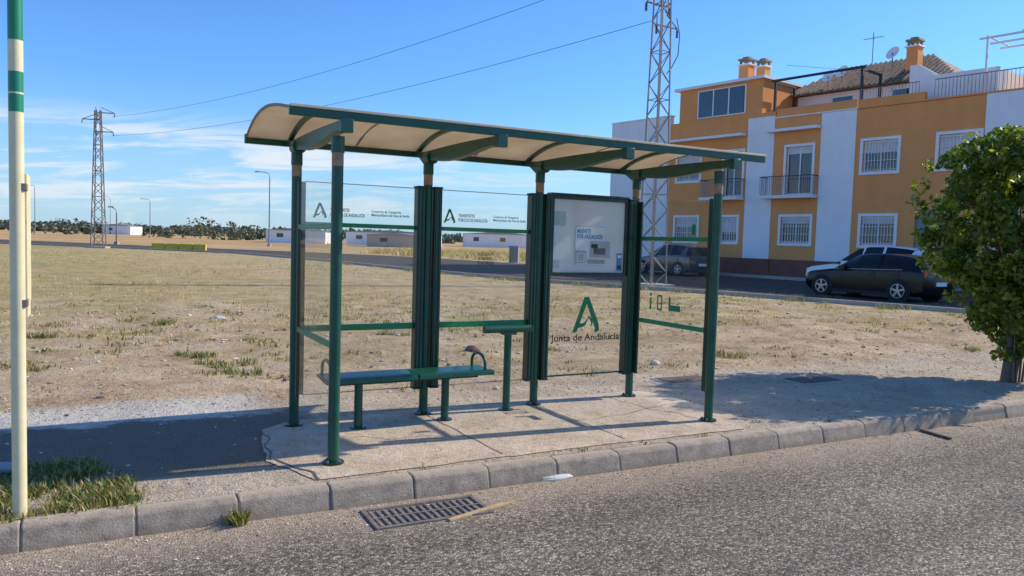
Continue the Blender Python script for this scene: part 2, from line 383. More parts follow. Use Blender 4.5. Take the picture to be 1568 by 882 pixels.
crack((1.2,-.1),(1.25,1.5),.009,.01,1); crack((2.4,-.15),(2.42,1.5),.009,.01,2); crack((3.3,-.1),(3.6,1.45),.008,.05,3); crack((-.38,.98),(-.16,1.56),.022,.05,4); crack((-.40,.99),(-.28,.15),.012,.04,8); crack((.2,.6),(1.2,.9),.006,.06,5); crack((2.4,.8),(3.9,.5),.006,.06,6)
cr.obj("pavement_joints",loc=(X0,Y0,0),rotz=TH,fixn=False)
dr=MB()
A=Vector((-.91,4.93,0)); ang=THK
W=.74;Dp=.30
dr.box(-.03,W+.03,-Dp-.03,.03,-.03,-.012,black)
for a0,a1,b0,b1 in ((-.03,W+.03,0,.03),(-.03,W+.03,-Dp-.03,-Dp),(-.03,0,-Dp,0),(W,W+.03,-Dp,0)):
    dr.box(a0,a1,b0,b1,-.0125,.008,dusty)
nb=15
for row in range(2):
    y1=-.012-row*.144; y0=y1-.13
    for i in range(nb):
        x=.01+i*(W-.02)/nb
        dr.box(x,x+.020,y0,y1,-.011,.006,dusty)
dr.box(0,W,-.157,-.143,-.011,.007,dusty)
dr.obj("storm_drain_grate",loc=(A.x,A.y,-.135),rotz=ang,bevel=.003)

# ------------------------------------------------------------------ BUS SHELTER
sh=empty("bus_shelter",(X0,Y0,0),TH)
posts=MB(); RP=.041
backs=[(0,0),(1.198,0),(2.394,0),(L,0)]; fronts=[(0,D),(L,D)]
for i,(s,t) in enumerate(backs+fronts):
    hh=2.36 if i<4 else 2.35
    posts.tube([(s,-t,0),(s,-t,2.14)],RP,green,20); posts.tube([(s,-t,2.14),(s,-t,2.235)],RP*1.02,tan,20); posts.tube([(s,-t,2.235),(s,-t,hh)],RP*1.15,green,20)
    posts.tube([(s,-t,.006),(s,-t,.02)],RP*1.9,darkgreen,20)
    for a in range(4):
        x,y=s+.06*math.cos(a*1.57+.6),-t+.06*math.sin(a*1.57+.6); posts.tube([(x,y,.02),(x,y,.035)],.009,steel,6)
posts.obj("posts",sh,smooth=True)
tb,tf=-.30,1.34; zb,zf=2.47,2.50; sag=.125
s0r,s1r=-.36,4.02
def roofz(f): return zb+(zf-zb)*f + sag*4*f*(1-f)*(1-.35*(f-.5)*2) if 0<=f<=1 else zb
rf=MB(); nseg=18; th=.012
top=[( -(tb+(tf-tb)*i/nseg), roofz(i/nseg)+th) for i in range(nseg+1)]
bot=[( y, z-th) for y,z in top]
rf.prism(top+bot[::-1],'x',s0r,s1r,roofm)
ro=rf.obj("roof_sheet",sh,smooth=True)
be=MB()
be.box(s0r-.01,s1r+.01,-tf-.035,-tf+.0,zf-.050,zf+.018,green)
be.box(s0r-.01,s1r+.01,-tf-.045,-tf-.036,zf+.006,zf+.024,roofm)
be.box(s0r-.01,s1r+.01,-tb,-tb+.05,zb-.05,zb+.03,green)
for s in (0,.6,1.198,1.8,2.394,3.0,L):
    w_=.02 if s in (0,1.198,2.394,L) else .008
    pr=[( -(tb+(tf-tb)*i/12), roofz(i/12)-.002) for i in range(13)]
    pr2=[(y,z-(.03 if w_==.02 else .006)) for y,z in pr]
    be.prism(pr+pr2[::-1],'x',s-w_,s+w_,green if w_==.02 else tan)
for s in (s0r-.006,s1r-.006):
    pr=[( -(tb+(tf-tb)*i/16), roofz(i/16)+th+.004) for i in range(17)]
    be.prism(pr+[(y,z-.022) for y,z in pr][::-1],'x',s,s+.012,tan if s<0 else green)
for s in (0,1.198,2.394,L):
    up_=[];lo=[]
    for f in np.linspace(0,1,13):
        t=-.12+1.56*f
        zt=2.440+.010*math.sin(math.pi*f)
        dep=.05+.075*math.sin(math.pi*min(1,f*1.15))*(1-.35*f)+.02*f
        up_.append((-t,zt)); lo.append((-t,zt-dep))
    w=.036
    be.prism(up_+lo[::-1],'x',s-w,s+w,green)
    be.prism([(.0,2.30),(.17,2.40),(.30,2.42),(.30,2.47),(.02,2.44)],'x',s-.030,s+.030,green)
    be.tube([(s,.04,2.385),(s,-.10,2.385)],.060,green,14)
    be.box(s-.042,s+.042,-1.46,-1.40,2.355,2.448,green)
be.obj("roof_frame",sh,bevel=.006,smooth=True)
ch=MB()
def chan(s,z0=.27,z1=2.11,w=.075,t0=-.035,t1=.06):
    ch.box(s-w/2,s+w/2,-t1,-t0,z0,z1,darkgreen)
    for k in (-.018,.018): ch.box(s+k-.006,s+k+.006,-t1-.008,-t1,z0+.02,z1-.02,green)
    ch.box(s-w/2-.006,s+w/2+.006,-t1-.006,-t0+.006,z1,z1+.015,darkgreen)
    ch.box(s-w/2-.006,s+w/2+.006,-t1-.006,-t0+.006,z0-.015,z0,darkgreen)
for s in (1.115,1.282,2.311,2.478,3.508): chan(s)
ch.box(.04,.075,-.02,.02,.27,2.10,darkgreen)
for s in (0,L):
    ch.box(s-.012,s+.012,-.12,-.05,.27,2.10,darkgreen); ch.box(s-.012,s+.012,-1.19,-1.13,.27,2.10,darkgreen)
ch.obj("channels",sh,bevel=.004)
gp=MB()
def pane_b(a,b_,z0,z1): gp.add([(a,.0,z0),(b_,.0,z0),(b_,.0,z1),(a,.0,z1)],[(0,1,2,3)],glass)
pane_b(.075,1.078,.27,2.10); pane_b(1.32,2.273,.27,2.10); pane_b(2.516,3.47,.29,1.30)
for s in (0,L): gp.add([(s,-.12,.27),(s,-1.13,.27),(s,-1.13,2.10),(s,-.12,2.10)],[(0,1,2,3)],glass)
gp.obj("glass_panes",sh)
ba=MB()
for a,b_ in ((.075,1.078),(1.32,2.273)):
    ba.box(a,b_,-.016,.010,1.725,1.762,green2); ba.box(a,b_,-.016,.010,.815,.87,green2)
for s in (0,L):
    ba.box(s-.012,s+.012,-1.13,-.12,1.695,1.735,green2); ba.box(s-.012,s+.012,-1.13,-.12,.83,.875,green2)
for a,b_ in ((.075,1.078),(1.32,2.273)): ba.box(a,b_,-.006,.006,2.10,2.107,pipe); ba.box(a,b_,-.006,.006,.262,.27,pipe)
ba.box(2.516,3.47,-.016,.010,.275,.29,green)
ba.obj("rails",sh,bevel=.003)
pc=MB(); a,b_=2.52,3.468; z0,z1=1.31,2.12
pc.box(a,b_,-.01,.05,z0,z1,darkgreen)
for q in ((a,b_,z1-.035,z1),(a,b_,z0,z0+.035),(a,a+.03,z0+.035,z1-.035),(b_-.03,b_,z0+.035,z1-.035)):
    pc.box(q[0],q[1],-.040,-.0105,q[2],q[3],darkgreen)
pc.box(a-.01,b_+.01,-.045,.055,z1+.001,z1+.025,darkgreen)
pc.obj("display_case",sh,bevel=.003)
po=MB()
po.add([(a+.03,-.014,z0+.035),(b_-.03,-.014,z0+.035),(b_-.03,-.014,z1-.035),(a+.03,-.014,z1-.035)],[(0,1,2,3)],paper)
def rect(s0,s1,za,zb_,mat,y=-.018): po.add([(s0,y,za),(s1,y,za),(s1,y,zb_),(s0,y,zb_)],[(0,1,2,3)],mat)
rect(2.82,3.2,1.42,1.82,palegrey,-.0175)
rect(2.825,3.195,1.425,1.815,paper2,-.019)
rect(3.0,3.26,1.50,1.67,palegrey,-.021); rect(3.05,3.2,1.53,1.60,inkgrey,-.023); rect(3.02,3.10,1.60,1.64,inkdark,-.024)
rect(2.83,2.96,1.44,1.57,palegrey,-.0205); rect(2.845,2.945,1.455,1.545,paper2,-.0225)
for i in range(6): rect(2.86,2.93,1.47+i*.012,1.474+i*.012,inkdark,-.024)
rect(3.35,3.42,1.36,1.55,inkblue); rect(3.36,3.41,1.50,1.53,paper2,-.021); rect(3.36,3.41,1.38,1.42,inkdark,-.021)
rect(2.56,2.70,1.82,1.96,palegrey); rect(2.566,2.694,1.826,1.954,inkgreen,-.020)
rect(2.56,2.64,1.39,1.47,palegrey)
for i in range(5): rect(2.97,3.19,1.475-i*.009,1.479-i*.009,inkgrey,-.0225)
po.obj("poster",sh,fixn=False)
text("poster_text","MUÉVETE\nPOR ANDALUCÍA",.06,(2.84,-.023,1.75),sh,inkblue,ls=.9,width=.32,bold=.0012)
rg=MB(); 
rg.add([(a+.03,-.034,z0+.035),(b_-.03,-.034,z0+.035),(b_-.03,-.034,z1-.035),(a+.03,-.034,z1-.035)],[(0,1,2,3)],caseglass); rg.obj("display_glass",sh)
def logo(x,z,h,name,y=-.004,plane='b'):
    lg=MB(); w=h*.95
    A1=[(0,0),(.15,0),(.50,.82),(.50,1),(.40,1)]
    A2=[(.40,1),(.56,1),(.94,.22),(.96,.05),(.90,0),(.78,0),(.80,.12),(.46,.86)]
    A3=[(.16,.12),(.24,.13),(.42,.17),(.52,.30),(.56,.44),(.50,.36),(.40,.27),(.21,.24)]
    A4=[(.52,.44),(.60,.46),(.70,.36),(.72,.22),(.64,.12),(.66,.26),(.60,.38)]
    for i,pl in enumerate((A1,A2,A3,A4)):
        yy=y-i*.0008
        lg.add([(x+p[0]*w,yy,z+p[1]*h) for p in pl],[tuple(range(len(pl)))],green2)
    return lg.obj(name,sh,fixn=False)
logo(2.83,.72,.37,"junta_logo")
text("logo_text","Junta de Andalucía",.10,(2.58,-.004,.635),sh,inkdark,width=.86,bold=.001)
for k_,s_ in enumerate((.14,1.36)):
    logo(s_,1.80,.13,"logo_small_%d"%k_)
    text("glass_text_a%d"%k_,"TRANSPORTES\nPÚBLICOS DE ANDALUCÍA",.042,(s_+.15,-.004,1.86),sh,inkdark,width=.31,bold=.0008)
    text("glass_text_b%d"%k_,"Consorcio de Transporte\nMetropolitano del Área de Sevilla",.032,(s_+.52,-.004,1.865),sh,inkdark,width=.36,bold=.0006)
text("glass_notice","LA COLOCACIÓN\nDE PUBLICIDAD\nNO AUTORIZADA",.042,(1.72,-.004,1.50),sh,inkdark,width=.18,bold=.0008)
pg=MB()
def rs(t0,t1,za,zb_,m=green2): pg.add([(L-.004,-t0,za),(L-.004,-t1,za),(L-.004,-t1,zb_),(L-.004,-t0,zb_)],[(0,1,2,3)],m)
rs(.30,.33,.98,1.10);rs(.30,.33,1.12,1.15);rs(.42,.50,.98,1.0);rs(.42,.44,1.0,1.12);rs(.48,.50,1.0,1.12);rs(.42,.50,1.12,1.14);rs(.60,.78,.99,1.05);rs(.60,.63,1.05,1.13);rs(.90,.95,1.76,1.86)
pg.obj("pictograms",sh,fixn=False)
bn=MB()
def slab(a,b_,t0,t1,z): 
    prof=[(-t0,z-.012),(-t0,z+.008),(-t0-.02,z+.014),(-(t0+t1)/2,z+.002),(-t1+.03,z+.012),(-t1,z+.002),(-t1-.004,z-.03),(-t1+.02,z-.034)]
    bn.prism(prof,'x',a,b_,green)
slab(.16,.96,.13,.46,.455); slab(.975,1.70,.13,.46,.455)
bn.box(.3,1.6,-.33,-.25,.385,.420,darkgreen)
for s in (.48,1.29):
    bn.tube([(s,-.29,0),(s,-.29,.39)],.036,green,16); bn.tube([(s,-.29,.006),(s,-.29,.018)],.07,darkgreen,16)
for s in (.20,1.62):
    bn.tube([(s,-.15,.45)]+[(s,-.29+.14*math.cos(a_),.52+.085*math.sin(a_)) for a_ in np.linspace(0,math.pi,9)]+[(s,-.43,.45)],.014,green,10)
bn.obj("bench",sh,smooth=True)
lr=MB()
lr.tube([(2.01,-.13,0),(2.01,-.13,.77)],.036,green,16); lr.tube([(2.01,-.13,.006),(2.01,-.13,.018)],.07,darkgreen,16)
lr.tube([(1.74,-.15,.80),(2.26,-.15,.80)],.036,green,16); lr.box(1.94,2.08,-.18,-.10,.745,.775,green)
lr.obj("leaning_rail",sh,smooth=True)

# ------------------------------------------------------------------ left striped stop pole
sp=empty("bus_stop_pole",(-2.772,4.330,0),TH)
pm=MB(); bands=[(0,2.28,cream),(2.28,2.378,polegreen),(2.378,2.388,cream),(2.388,2.50,polegreen),(2.50,2.67,cream),(2.67,3.3,polegreen)]
for a,b_,mt in bands: pm.tube([(0,0,a),(0,0,b_)],.037,mt,20)
pm.tube([(0,0,3.3),(0,0,3.33)],[.037,.02],polegreen,20)
pm.obj("striped_pole",sp,smooth=True)
pm=MB(); pm.box(.028,.045,.06,.36,1.13,1.95,cream); pm.box(.02,.05,-.03,.06,1.2,1.24,steel); pm.box(.02,.05,-.03,.06,1.85,1.89,steel); pm.obj("timetable_board",sp,bevel=.003)
pp_=MB(); pp_.tube([(-3.8,4.95,.05),(-3.22,5.06,.05)],.040,pipe,14); pp_.obj("plastic_pipe",smooth=True)

# ------------------------------------------------------------------ lattice pylons
def pylon(name,loc,rz,h,w0,w1,arms,nsec,lw,matl=steel):
    p=MB()
    def hw(z): return (w0+(w1-w0)*z/h)/2
    cs=[(-1,-1),(1,-1),(1,1),(-1,1)]
    zs=[0]
    for i in range(nsec): zs.append(h*(i+1)/nsec)
    for cx,cy in cs: p.tube([(cx*hw(z),cy*hw(z),z) for z in (0,h)],lw,matl,4)
    for i in range(nsec):
        a,b_=zs[i],zs[i+1]
        for k_ in range(4):
            c0,c1=cs[k_],cs[(k_+1)%4]
            if (i+k_)%2: c0,c1=c1,c0
            p.tube([(c0[0]*hw(a),c0[1]*hw(a),a),(c1[0]*hw(b_),c1[1]*hw(b_),b_)],lw*.6,matl,4)
            if i%3==0: p.tube([(c0[0]*hw(a),c0[1]*hw(a),a),(c1[0]*hw(a),c1[1]*hw(a),a)],lw*.6,matl,4)
    for z,wl,wr in arms:
        p.tube([(-wl,0,z),(wr,0,z)],lw*1.1,matl,4); p.tube([(-wl,0,z),(-hw(z),0,z+.45)],lw*.7,matl,4); p.tube([(wr,0,z),(hw(z),0,z+.45)],lw*.7,matl,4)
        for x in (-wl,wr):
            for j in range(5): p.tube([(x,0,z-.06-j*.06),(x,0,z-.085-j*.06)],.055,inkdark,8)
            p.tube([(x,0,z),(x,0,z-.36)],.012,matl,4)
    p.box(-w0*.8,w0*.8,-w0*.8,w0*.8,-.1,.14,concrete)
    return p.obj(name,loc=loc,rotz=rz)
pylon("lattice_pylon",(5.41,30.07,0),.55,13.2,.80,.38,[(10.0,.25,.80),(10.75,.80,.35),(12.6,.6,.6)],22,.032)
pylon("lattice_pylon",(-35.6,66.5,0),.2,11.7,.95,.40,[(11.5,.05,1.3),(10.9,1.25,.2),(9.9,.1,1.2)],16,.05)
def wire(name,a,b_,sag,r=.011):
    a=Vector(a);b_=Vector(b_); w=MB()
    w.tube([a.lerp(b_,t)-Vector((0,0,sag*4*t*(1-t))) for t in np.linspace(0,1,25)],r,inkdark,5); return w.obj(name)
wire("power_line",(-34.4,66.5,11.2),(4.9,29.7,12.3),1.0)
wire("power_line",(-34.4,66.6,9.6),(5.0,29.8,10.1),.9)
w_=MB(); w_.tube([(6.05,30.45,10.4),(6.2,30.5,9.8),(6.15,30.4,9.0),(5.9,30.25,8.5),(5.68,30.1,8.2)],.018,inkdark,6); w_.obj("jumper_cable")
wire("power_line",(15.0,44.0,11.9),(45,40,12.5),.8,.010)

# ------------------------------------------------------------------ APARTMENT BUILDING
bd=empty("apartment_building",(*FP,0),FA)
def wall(mb,x0,x1,z0,z1,holes,mat,y=0.,depth=.22):
    xs=sorted({x0,x1}|{h[0] for h in holes}|{h[1] for h in holes}); zs=sorted({z0,z1}|{h[2] for h in holes}|{h[3] for h in holes})
    for i in range(len(xs)-1):
        for j in range(len(zs)-1):
            cx=(xs[i]+xs[i+1])/2; cz=(zs[j]+zs[j+1])/2
            if any(h[0]<cx<h[1] and h[2]<cz<h[3] for h in holes): continue
            mb.add([(xs[i],y,zs[j]),(xs[i+1],y,zs[j]),(xs[i+1],y,zs[j+1]),(xs[i],y,zs[j+1])],[(0,1,2,3)],mat)
    for a,b_,c,d in holes:
        for q in (((a,c),(b_,c)),((b_,c),(b_,d)),((b_,d),(a,d)),((a,d),(a,c))):
            mb.add([(q[0][0],y,q[0][1]),(q[1][0],y,q[1][1]),(q[1][0],y+depth,q[1][1]),(q[0][0],y+depth,q[0][1])],[(0,1,2,3)],mat)
GW=[(-11.5,-9.8),(-8.1,-6.95),(-4.1,-2.35),(.45,2.15)]
wins_g=[(a,b_,1.95,3.40) for a,b_ in GW]
UPW=[(-11.5,-9.8,5.65,7.15),(.35,2.1,5.62,7.18),(4.0,5.75,5.62,7.18),(9.0,10.7,5.62,7.18)]
DRS=[(-8.0,-6.75,4.62,7.2),(-3.95,-2.4,4.62,7.2)]
gate=(3.1,4.7,.13,3.7)
wb=MB()
wall(wb,-12.2,-6.46,0,9.0,[h for h in wins_g[:2]+UPW[:1]+DRS[:1]],ochre)
wall(wb,-4.75,-1.95,0,8.85,[wins_g[2],DRS[1]],ochre)
wall(wb,-.06,5.94,0,8.82,[wins_g[3],UPW[1],UPW[2],gate],ochre)
wall(wb,7.6,16,0,8.8,[UPW[3]],ochre)
wb.obj("ochre_walls",bd,fixn=False)
ww=MB()
ww.box(-17.3,-12.2,.0,.3,0,9.75,white)
ww.box(-6.46,-4.75,-.05,.3,0,9.0,white); ww.box(-1.95,-.06,-.05,.3,0,8.83,white); ww.box(5.94,7.6,-.05,.3,0,8.83,white)
ww.box(-17.3,-17.0,.3,9,0,9.75,white)
ww.obj("white_walls",bd)
vb=MB(); vb.box(-16.9,16,.32,10,0,8.6,ochre)
vb.obj("building_core",bd)
ds=MB()
for a,b_ in ((-12.2,-6.46),(-4.75,-1.95),(-.06,3.1),(4.7,5.94),(7.6,16)): ds.box(a,b_,-.03,-.002,0,1.05,dado)
for a,b_ in ((-6.5,-4.71),(-1.99,-.02),(5.9,7.64)): ds.box(a,b_,-.08,-.052,0,1.05,dado)
ds.box(3.0,6.6,-.9,-.75,.13,1.2,bluewall)
ds.obj("plinth",bd)
tr=MB(); wn=MB(); ir=MB()
def window(h,grille=True,door=False):
    a,b_,c,d=h; f=.14
    tr.box(a-f,b_+f,-.05,-.001,d,d+f,white); tr.box(a-f,b_+f,-.07,-.001,c-f,c,white)
    tr.box(a-f,a,-.05,-.001,c,d,white); tr.box(b_,b_+f,-.05,-.001,c,d,white)
    wn.add([(a,.17,c),(b_,.17,c),(b_,.17,d),(a,.17,d)],[(0,1,2,3)],winglass)
    fr=.07
    for q in ((a,a+fr,c,d),(b_-fr,b_,c,d),((a+b_)/2-fr/2,(a+b_)/2+fr/2,c,d)): tr.box(q[0],q[1],.12,.165,q[2],q[3],white)
    tr.box(a+fr,b_-fr,.125,.163,c,c+fr,white); tr.box(a+fr,b_-fr,.125,.163,d-fr,d,white)
    sh_=random.choice([.2,.35,.55]) if not door else .12
    wn.box(a+fr,b_-fr,.14,.166,d-fr-(d-c)*sh_,d-fr,blind)
    if grille:
        n_=int((b_-a)/.15)
        for i in range(n_+1):
            x=a+(b_-a)*i/n_; ir.box(x-.009,x+.009,-.03,-.008,c+.02,d-.02,white)
        for z in np.linspace(c+.1,d-.1,4): ir.box(a,b_,-.032,-.010,z-.010,z+.010,white)
for h in wins_g: window(h)
for h in UPW: window(h)
for h in DRS: window(h,False,True)
tr.obj("window_frames",bd); wn.obj("window_glass",bd,fixn=False); ir.obj("window_grilles",bd)
gt=MB(); a,b_,c,d=gate; gt.box(a,b_,.1,.16,c,d,greymetal)
for i in range(9): x=a+.1+i*(b_-a-.2)/8; gt.box(x-.02,x+.02,.07,.1,c+.1,d-.1,greymetal)
gt.obj("gate",bd)
bl=MB()
def balcony(a,b_,z):
    bl.box(a,b_,-.75,-.002,z-.16,z,white); bl.box(a-.04,b_+.04,-.79,-.002,z-.05,z-.02,white)
    n_=int((b_-a)/.12)
    for i in range(n_+1):
        x=a+.03+(b_-a-.06)*i/n_; bl.box(x-.009,x+.009,-.73,-.712,z,z+1.0,greymetal)
    for x in (a+.03,b_-.03):
        for y in np.linspace(-.6,-.1,5): bl.box(x-.009,x+.009,y,y+.018,z,z+1.0,greymetal)
        bl.box(x-.02,x+.02,-.73,-.01,z+1.0,z+1.04,blackiron)
    bl.box(a,b_,-.74,-.70,z+1.0,z+1.04,blackiron)
balcony(-9.2,-6.55,4.55); balcony(-5.1,-2.0,4.55)
bl.box(-12.6,-6.6,-.45,-.002,8.05,8.2,white); bl.box(-5.05,-1.98,-.45,-.052,8.05,8.2,white)
bl.obj("balconies",bd)
cp=MB()
cp.box(-17.35,-12.15,-.05,.35,9.75,9.83,white); cp.box(-4.75,-.02,-.09,.36,8.84,8.9,white) ; cp.box(-.02,16,-.05,.36,8.84,8.92,ochre)
cp.box(-4.7,-.1,.02,.3,8.905,9.35,ochre); cp.box(0.,3.2,.02,.3,8.925,9.3,ochre)
cp.box(-11.6,-5.7,.1,4.5,9.0,11.2,ochre); cp.box(-11.9,-5.5,-.15,4.8,11.2,11.36,white)
cp.box(-12.2,-4.75,.0,.3,9.001,9.25,ochre)
for i in range(3): 
    x=-10.1+i*1.1; cp.box(x,x+.98,.04,.09,9.45,10.95,winglass)
for x in (-10.18,-9.08,-7.98,-6.84): cp.box(x,x+.08,.02,.095,9.4,11.0,white)
cp.box(-10.18,-6.76,.02,.095,9.37,9.43,white); cp.box(-10.18,-6.76,.02,.095,10.97,11.03,white)
cp.box(-5.4,5.5,3.2,9.2,8.6,10.5,white)
for x in (-3.2,.2,2.4): cp.box(x,x+1.1,3.13,3.19,9.2,10.2,winglass); cp.box(x-.08,x+1.18,3.12,3.18,10.2,10.28,white)
cp.box(7.0,16,2.5,9,8.6,10.9,ochre); cp.box(6.8,16.2,2.3,9.2,10.9,11.05,white)
cp.box(2.9,6.0,.9,1.1,8.85,10.2,white)
cp.prism([(1.9,9.4),(1.9,10.9),(2.3,10.9),(3.8,9.9),(3.8,9.4)],'y',1.2,1.4,white)
cp.obj("roof_rooms",bd)
tl=MB()
def hip(a,b_,y0,y1,z0,z1,ins):
    v=[(a,y0,z0),(b_,y0,z0),(b_,y1,z0),(a,y1,z0),(a+ins,(y0+y1)/2,z1),(b_-ins,(y0+y1)/2,z1)]
    tl.add(v,[(0,1,5,4),(1,2,5),(2,3,4,5),(3,0,4),(0,3,2,1)],tiles)
hip(-6.6,3.4,2.7,9.6,10.55,12.45,2.6)
hip(7,16.5,2.3,9.4,11.06,12.6,3)
tl.obj("tiled_roof",bd)
rd=MB()
for i in range(34):
    x=-6.4+i*.29
    yy=(2.7+9.6)/2
    lim=min(1,(x+6.6)/2.6 if x<-4.0 else (3.4-x)/2.6 if x>.8 else 1)
    f0=Vector((x,2.68,10.57)); f1=Vector((x,2.68+(yy-2.7)*lim,10.57+1.9*lim))
    if lim>.05: rd.tube([f0,f1],.075,tiles,6)
rd.obj("tile_rows",bd,smooth=True)
pl=MB()
for x in (-5.2,-.2): 
    pl.box(x-.06,x+.06,.5,.62,8.8,11.0,blackiron); pl.box(x-.06,x+.06,2.4,2.52,8.8,11.0,blackiron); pl.box(x-.06,x+.06,.62,2.4,10.9,11.0,blackiron)
pl.box(-5.4,0,.48,.6,11.0,11.12,blackiron)
for a,b_ in ((-.0,2.9),(3.6,8.2)):
    for x in np.arange(a,b_,.16): pl.box(x,x+.02,.1,.12,8.9,9.8,steel)
    pl.box(a,b_,.09,.13,9.8,9.84,steel)
for x in (5.6,8.4): pl.box(x,x+.08,.4,.48,8.9,11.4,white)
for y in (.4,1.6,2.8): pl.box(5.3,12.0,y,y+.08,11.4,11.48,white)
for x in (5.6,7.0,8.4,9.8): pl.box(x,x+.07,.4,2.9,11.49,11.55,white)
pl.obj("pergolas_railings",bd)
cm=MB()
def chimney(x,y,z0,z1,w=.6):
    cm.box(x-w/2,x+w/2,y-w/2,y+w/2,z0,z1-.5,ochre); cm.box(x-w/2-.08,x+w/2+.08,y-w/2-.08,y+w/2+.08,z1-.5,z1-.42,white)
    for a in (-1,1):
        for b2 in (-1,1): cm.box(x+a*w*.38-.06,x+a*w*.38+.06,y+b2*w*.38-.06,y+b2*w*.38+.06,z1-.42,z1-.18,tan)
    cm.box(x-w/2-.06,x+w/2+.06,y-w/2-.06,y+w/2+.06,z1-.18,z1-.08,tan); cm.box(x-w*.3,x+w*.3,y-w*.3,y+w*.3,z1-.08,z1+.04,tan)
chimney(-9.3,3.6,11.3,13.5,.7); chimney(-8.3,3.9,11.3,13.3,.6); chimney(.7,4.2,11.0,13.0,.60)
cm.tube([(-1.9,4.8,12),(-1.9,4.8,13.9)],.025,steel,6)
for i in range(7): cm.tube([(-2.35+i*.15,4.6,13.6),(-2.35+i*.15,5.0,13.6)],.012,steel,4)
cm.tube([(-2.5,4.8,13.6),(-1.3,4.8,13.6)],.015,steel,4)
for x,y,z in ((.0,3.2,12.2),(-2.9,3.4,11.7),(-3.6,3.2,11.5)):
    c=Vector((x,y,z)); dr_=Vector((-.2,-1,.5)).normalized(); a_=dr_.cross(Vector((0,0,1))).normalized(); b2=a_.cross(dr_)
    vs=[c+dr_*-.12]+[c+(a_*math.cos(t)+b2*math.sin(t))*.38 for t in np.linspace(0,2*math.pi,16,endpoint=False)]
    cm.add(vs,[(0,i+1,(i+1)%16+1) for i in range(16)],white); cm.tube([(x,y,z),(x,y+.1,z-.9)],.03,steel,6)
cm.obj("chimneys_aerials",bd)

# ------------------------------------------------------------------ CARS
def car(name,loc,rz,paint,sc=(1,1,1),tall=0.):
    e=empty(name,loc,rz); e.scale=sc
    S=[(-2.12,.42,.62,.64,.62,.60,.58),(-2.06,.26,.72,.74,.74,.72,.66),(-1.85,.20,.80,.83,.83,.80,.70),(-1.3,.17,.88,.91,.87,.84,.72),(-.95,.17,.92,.955,.87,.86,.74),
       (-.25,.17,.95,1.40,.87,.86,.60),(.1,.17,.96,1.46,.87,.86,.61),(.7,.17,.975,1.475,.87,.86,.61),(1.25,.17,.99,1.43,.87,.86,.60),(1.78,.18,1.0,1.34,.86,.85,.58),(2.02,.24,.98,1.02,.82,.79,.66),(2.08,.38,.80,.82,.72,.70,.60)]
    v=[];npt=14
    for x,zb_,zl,zr,h1,h2,h3 in S:
        if zr-zl>.2: zr+=tall
        zm=(zb_+zl)/2
        half=[(h1*.86,zb_),(h1*.99,zb_+.10),(h1*1.01,zm),(h1*.995,zl-.08),(h2,zl),(h3,zr-.03 if zr-zl>.1 else zr-.01),(h3*.86,zr+.01 if zr-zl>.1 else zr)]
        v+=[(x,-y,z) for y,z in half]+[(x,y,z) for y,z in half[::-1]]
    b=MB(); pm_=[]
    for i in range(len(S)-1):
        for k_ in range(npt):
            k2=(k_+1)%npt
            f=(i*npt+k_,i*npt+k2,(i+1)*npt+k2,(i+1)*npt+k_)
            gl=False
            if k_ in (4,8) and 4<=i<=9: gl=True
            if k_ in (5,6,7) and i in (4,9): gl=True
            pm_.append((f,gl))
    b.v=[tuple(q) for q in v]
    gi=b.m(paint); ci=b.m(carglass)
    for f,gl in pm_: b.f.append(f); b.mi.append(ci if gl else gi)
    b.f.append(tuple(range(npt))); b.mi.append(gi); b.f.append(tuple((len(S)-1)*npt+k_ for k_ in range(npt))[::-1]); b.mi.append(gi)
    o=b.obj("body",e,smooth=True)
    d=MB()
    def ip(x,idx):
        for i in range(len(S)-1):
            if S[i][0]<=x<=S[i+1][0]:
                f=(x-S[i][0])/(S[i+1][0]-S[i][0]); return S[i][idx]*(1-f)+S[i+1][idx]*f
    for sd in (-1,1):
        for x,w in ((-.05+.0,.04),(.62,.05),(1.58,.20)):
            zl,zr=ip(x,2),ip(x,3)+tall; h2,h3=ip(x,5),ip(x,6)
            d.add([(x-w,sd*(h2+.006),zl),(x+w,sd*(h2+.006),zl),(x+w*.8,sd*(h3+.008),zr-.03),(x-w*.8,sd*(h3+.008),zr-.03)],[(0,1,2,3)],paint)
        d.tube([(-.9,sd*.866,.935),(1.4,sd*.866,.995)],.008,alloy,6)
        for x in (-.62,.50,1.28): d.box(x,x+.012,sd*.874-.004,sd*.874+.004,.30,.93,black)
        d.box(-1.0,1.0,sd*.865-.01,sd*.865+.01,.17,.27,black)
        for x in (.28,1.08): d.box(x,x+.16,sd*.885-.012,sd*.885+.012,.80,.83,paint)
        d.box(-.62,-.42,sd*.96-.08,sd*.96+.08,.93,1.06,paint)
        for x in (-1.33,1.30):
            d.tube([(x,sd*.80,.33),(x,sd*.882,.33)],.385,black,28)
            d.tube([(x,sd*.70,.33),(x,sd*.895,.33)],.325,tyre,28)
            d.tube([(x,sd*.80,.33),(x,sd*.902,.33)],.215,black,20)
            for j in range(5):
                a=j*2*math.pi/5; T=Matrix.Translation((x,sd*.905,.33))@Matrix.Rotation(a,4,'Y')
                d.box(-.028,.028,-.006,.006,.02,.205,alloy,T)
            d.tube([(x+.215*math.cos(a),sd*.903,.33+.215*math.sin(a)) for a in np.linspace(0,2*math.pi,25)],.014,alloy,6,False)
            d.tube([(x,sd*.85,.33),(x,sd*.912,.33)],.045,alloy,12)
        d.box(-2.05,-1.80,sd*.68-.09,sd*.68+.09,.62,.74,headlight)
        d.box(1.90,2.06,sd*.74-.07,sd*.74+.07,.78,.96,taillight)
    d.box(-2.14,-2.10,-.45,.45,.32,.50,black); d.box(2.07,2.11,-.26,.26,.52,.64,white)
    d.obj("trim_and_wheels",e,smooth=True)
    return e
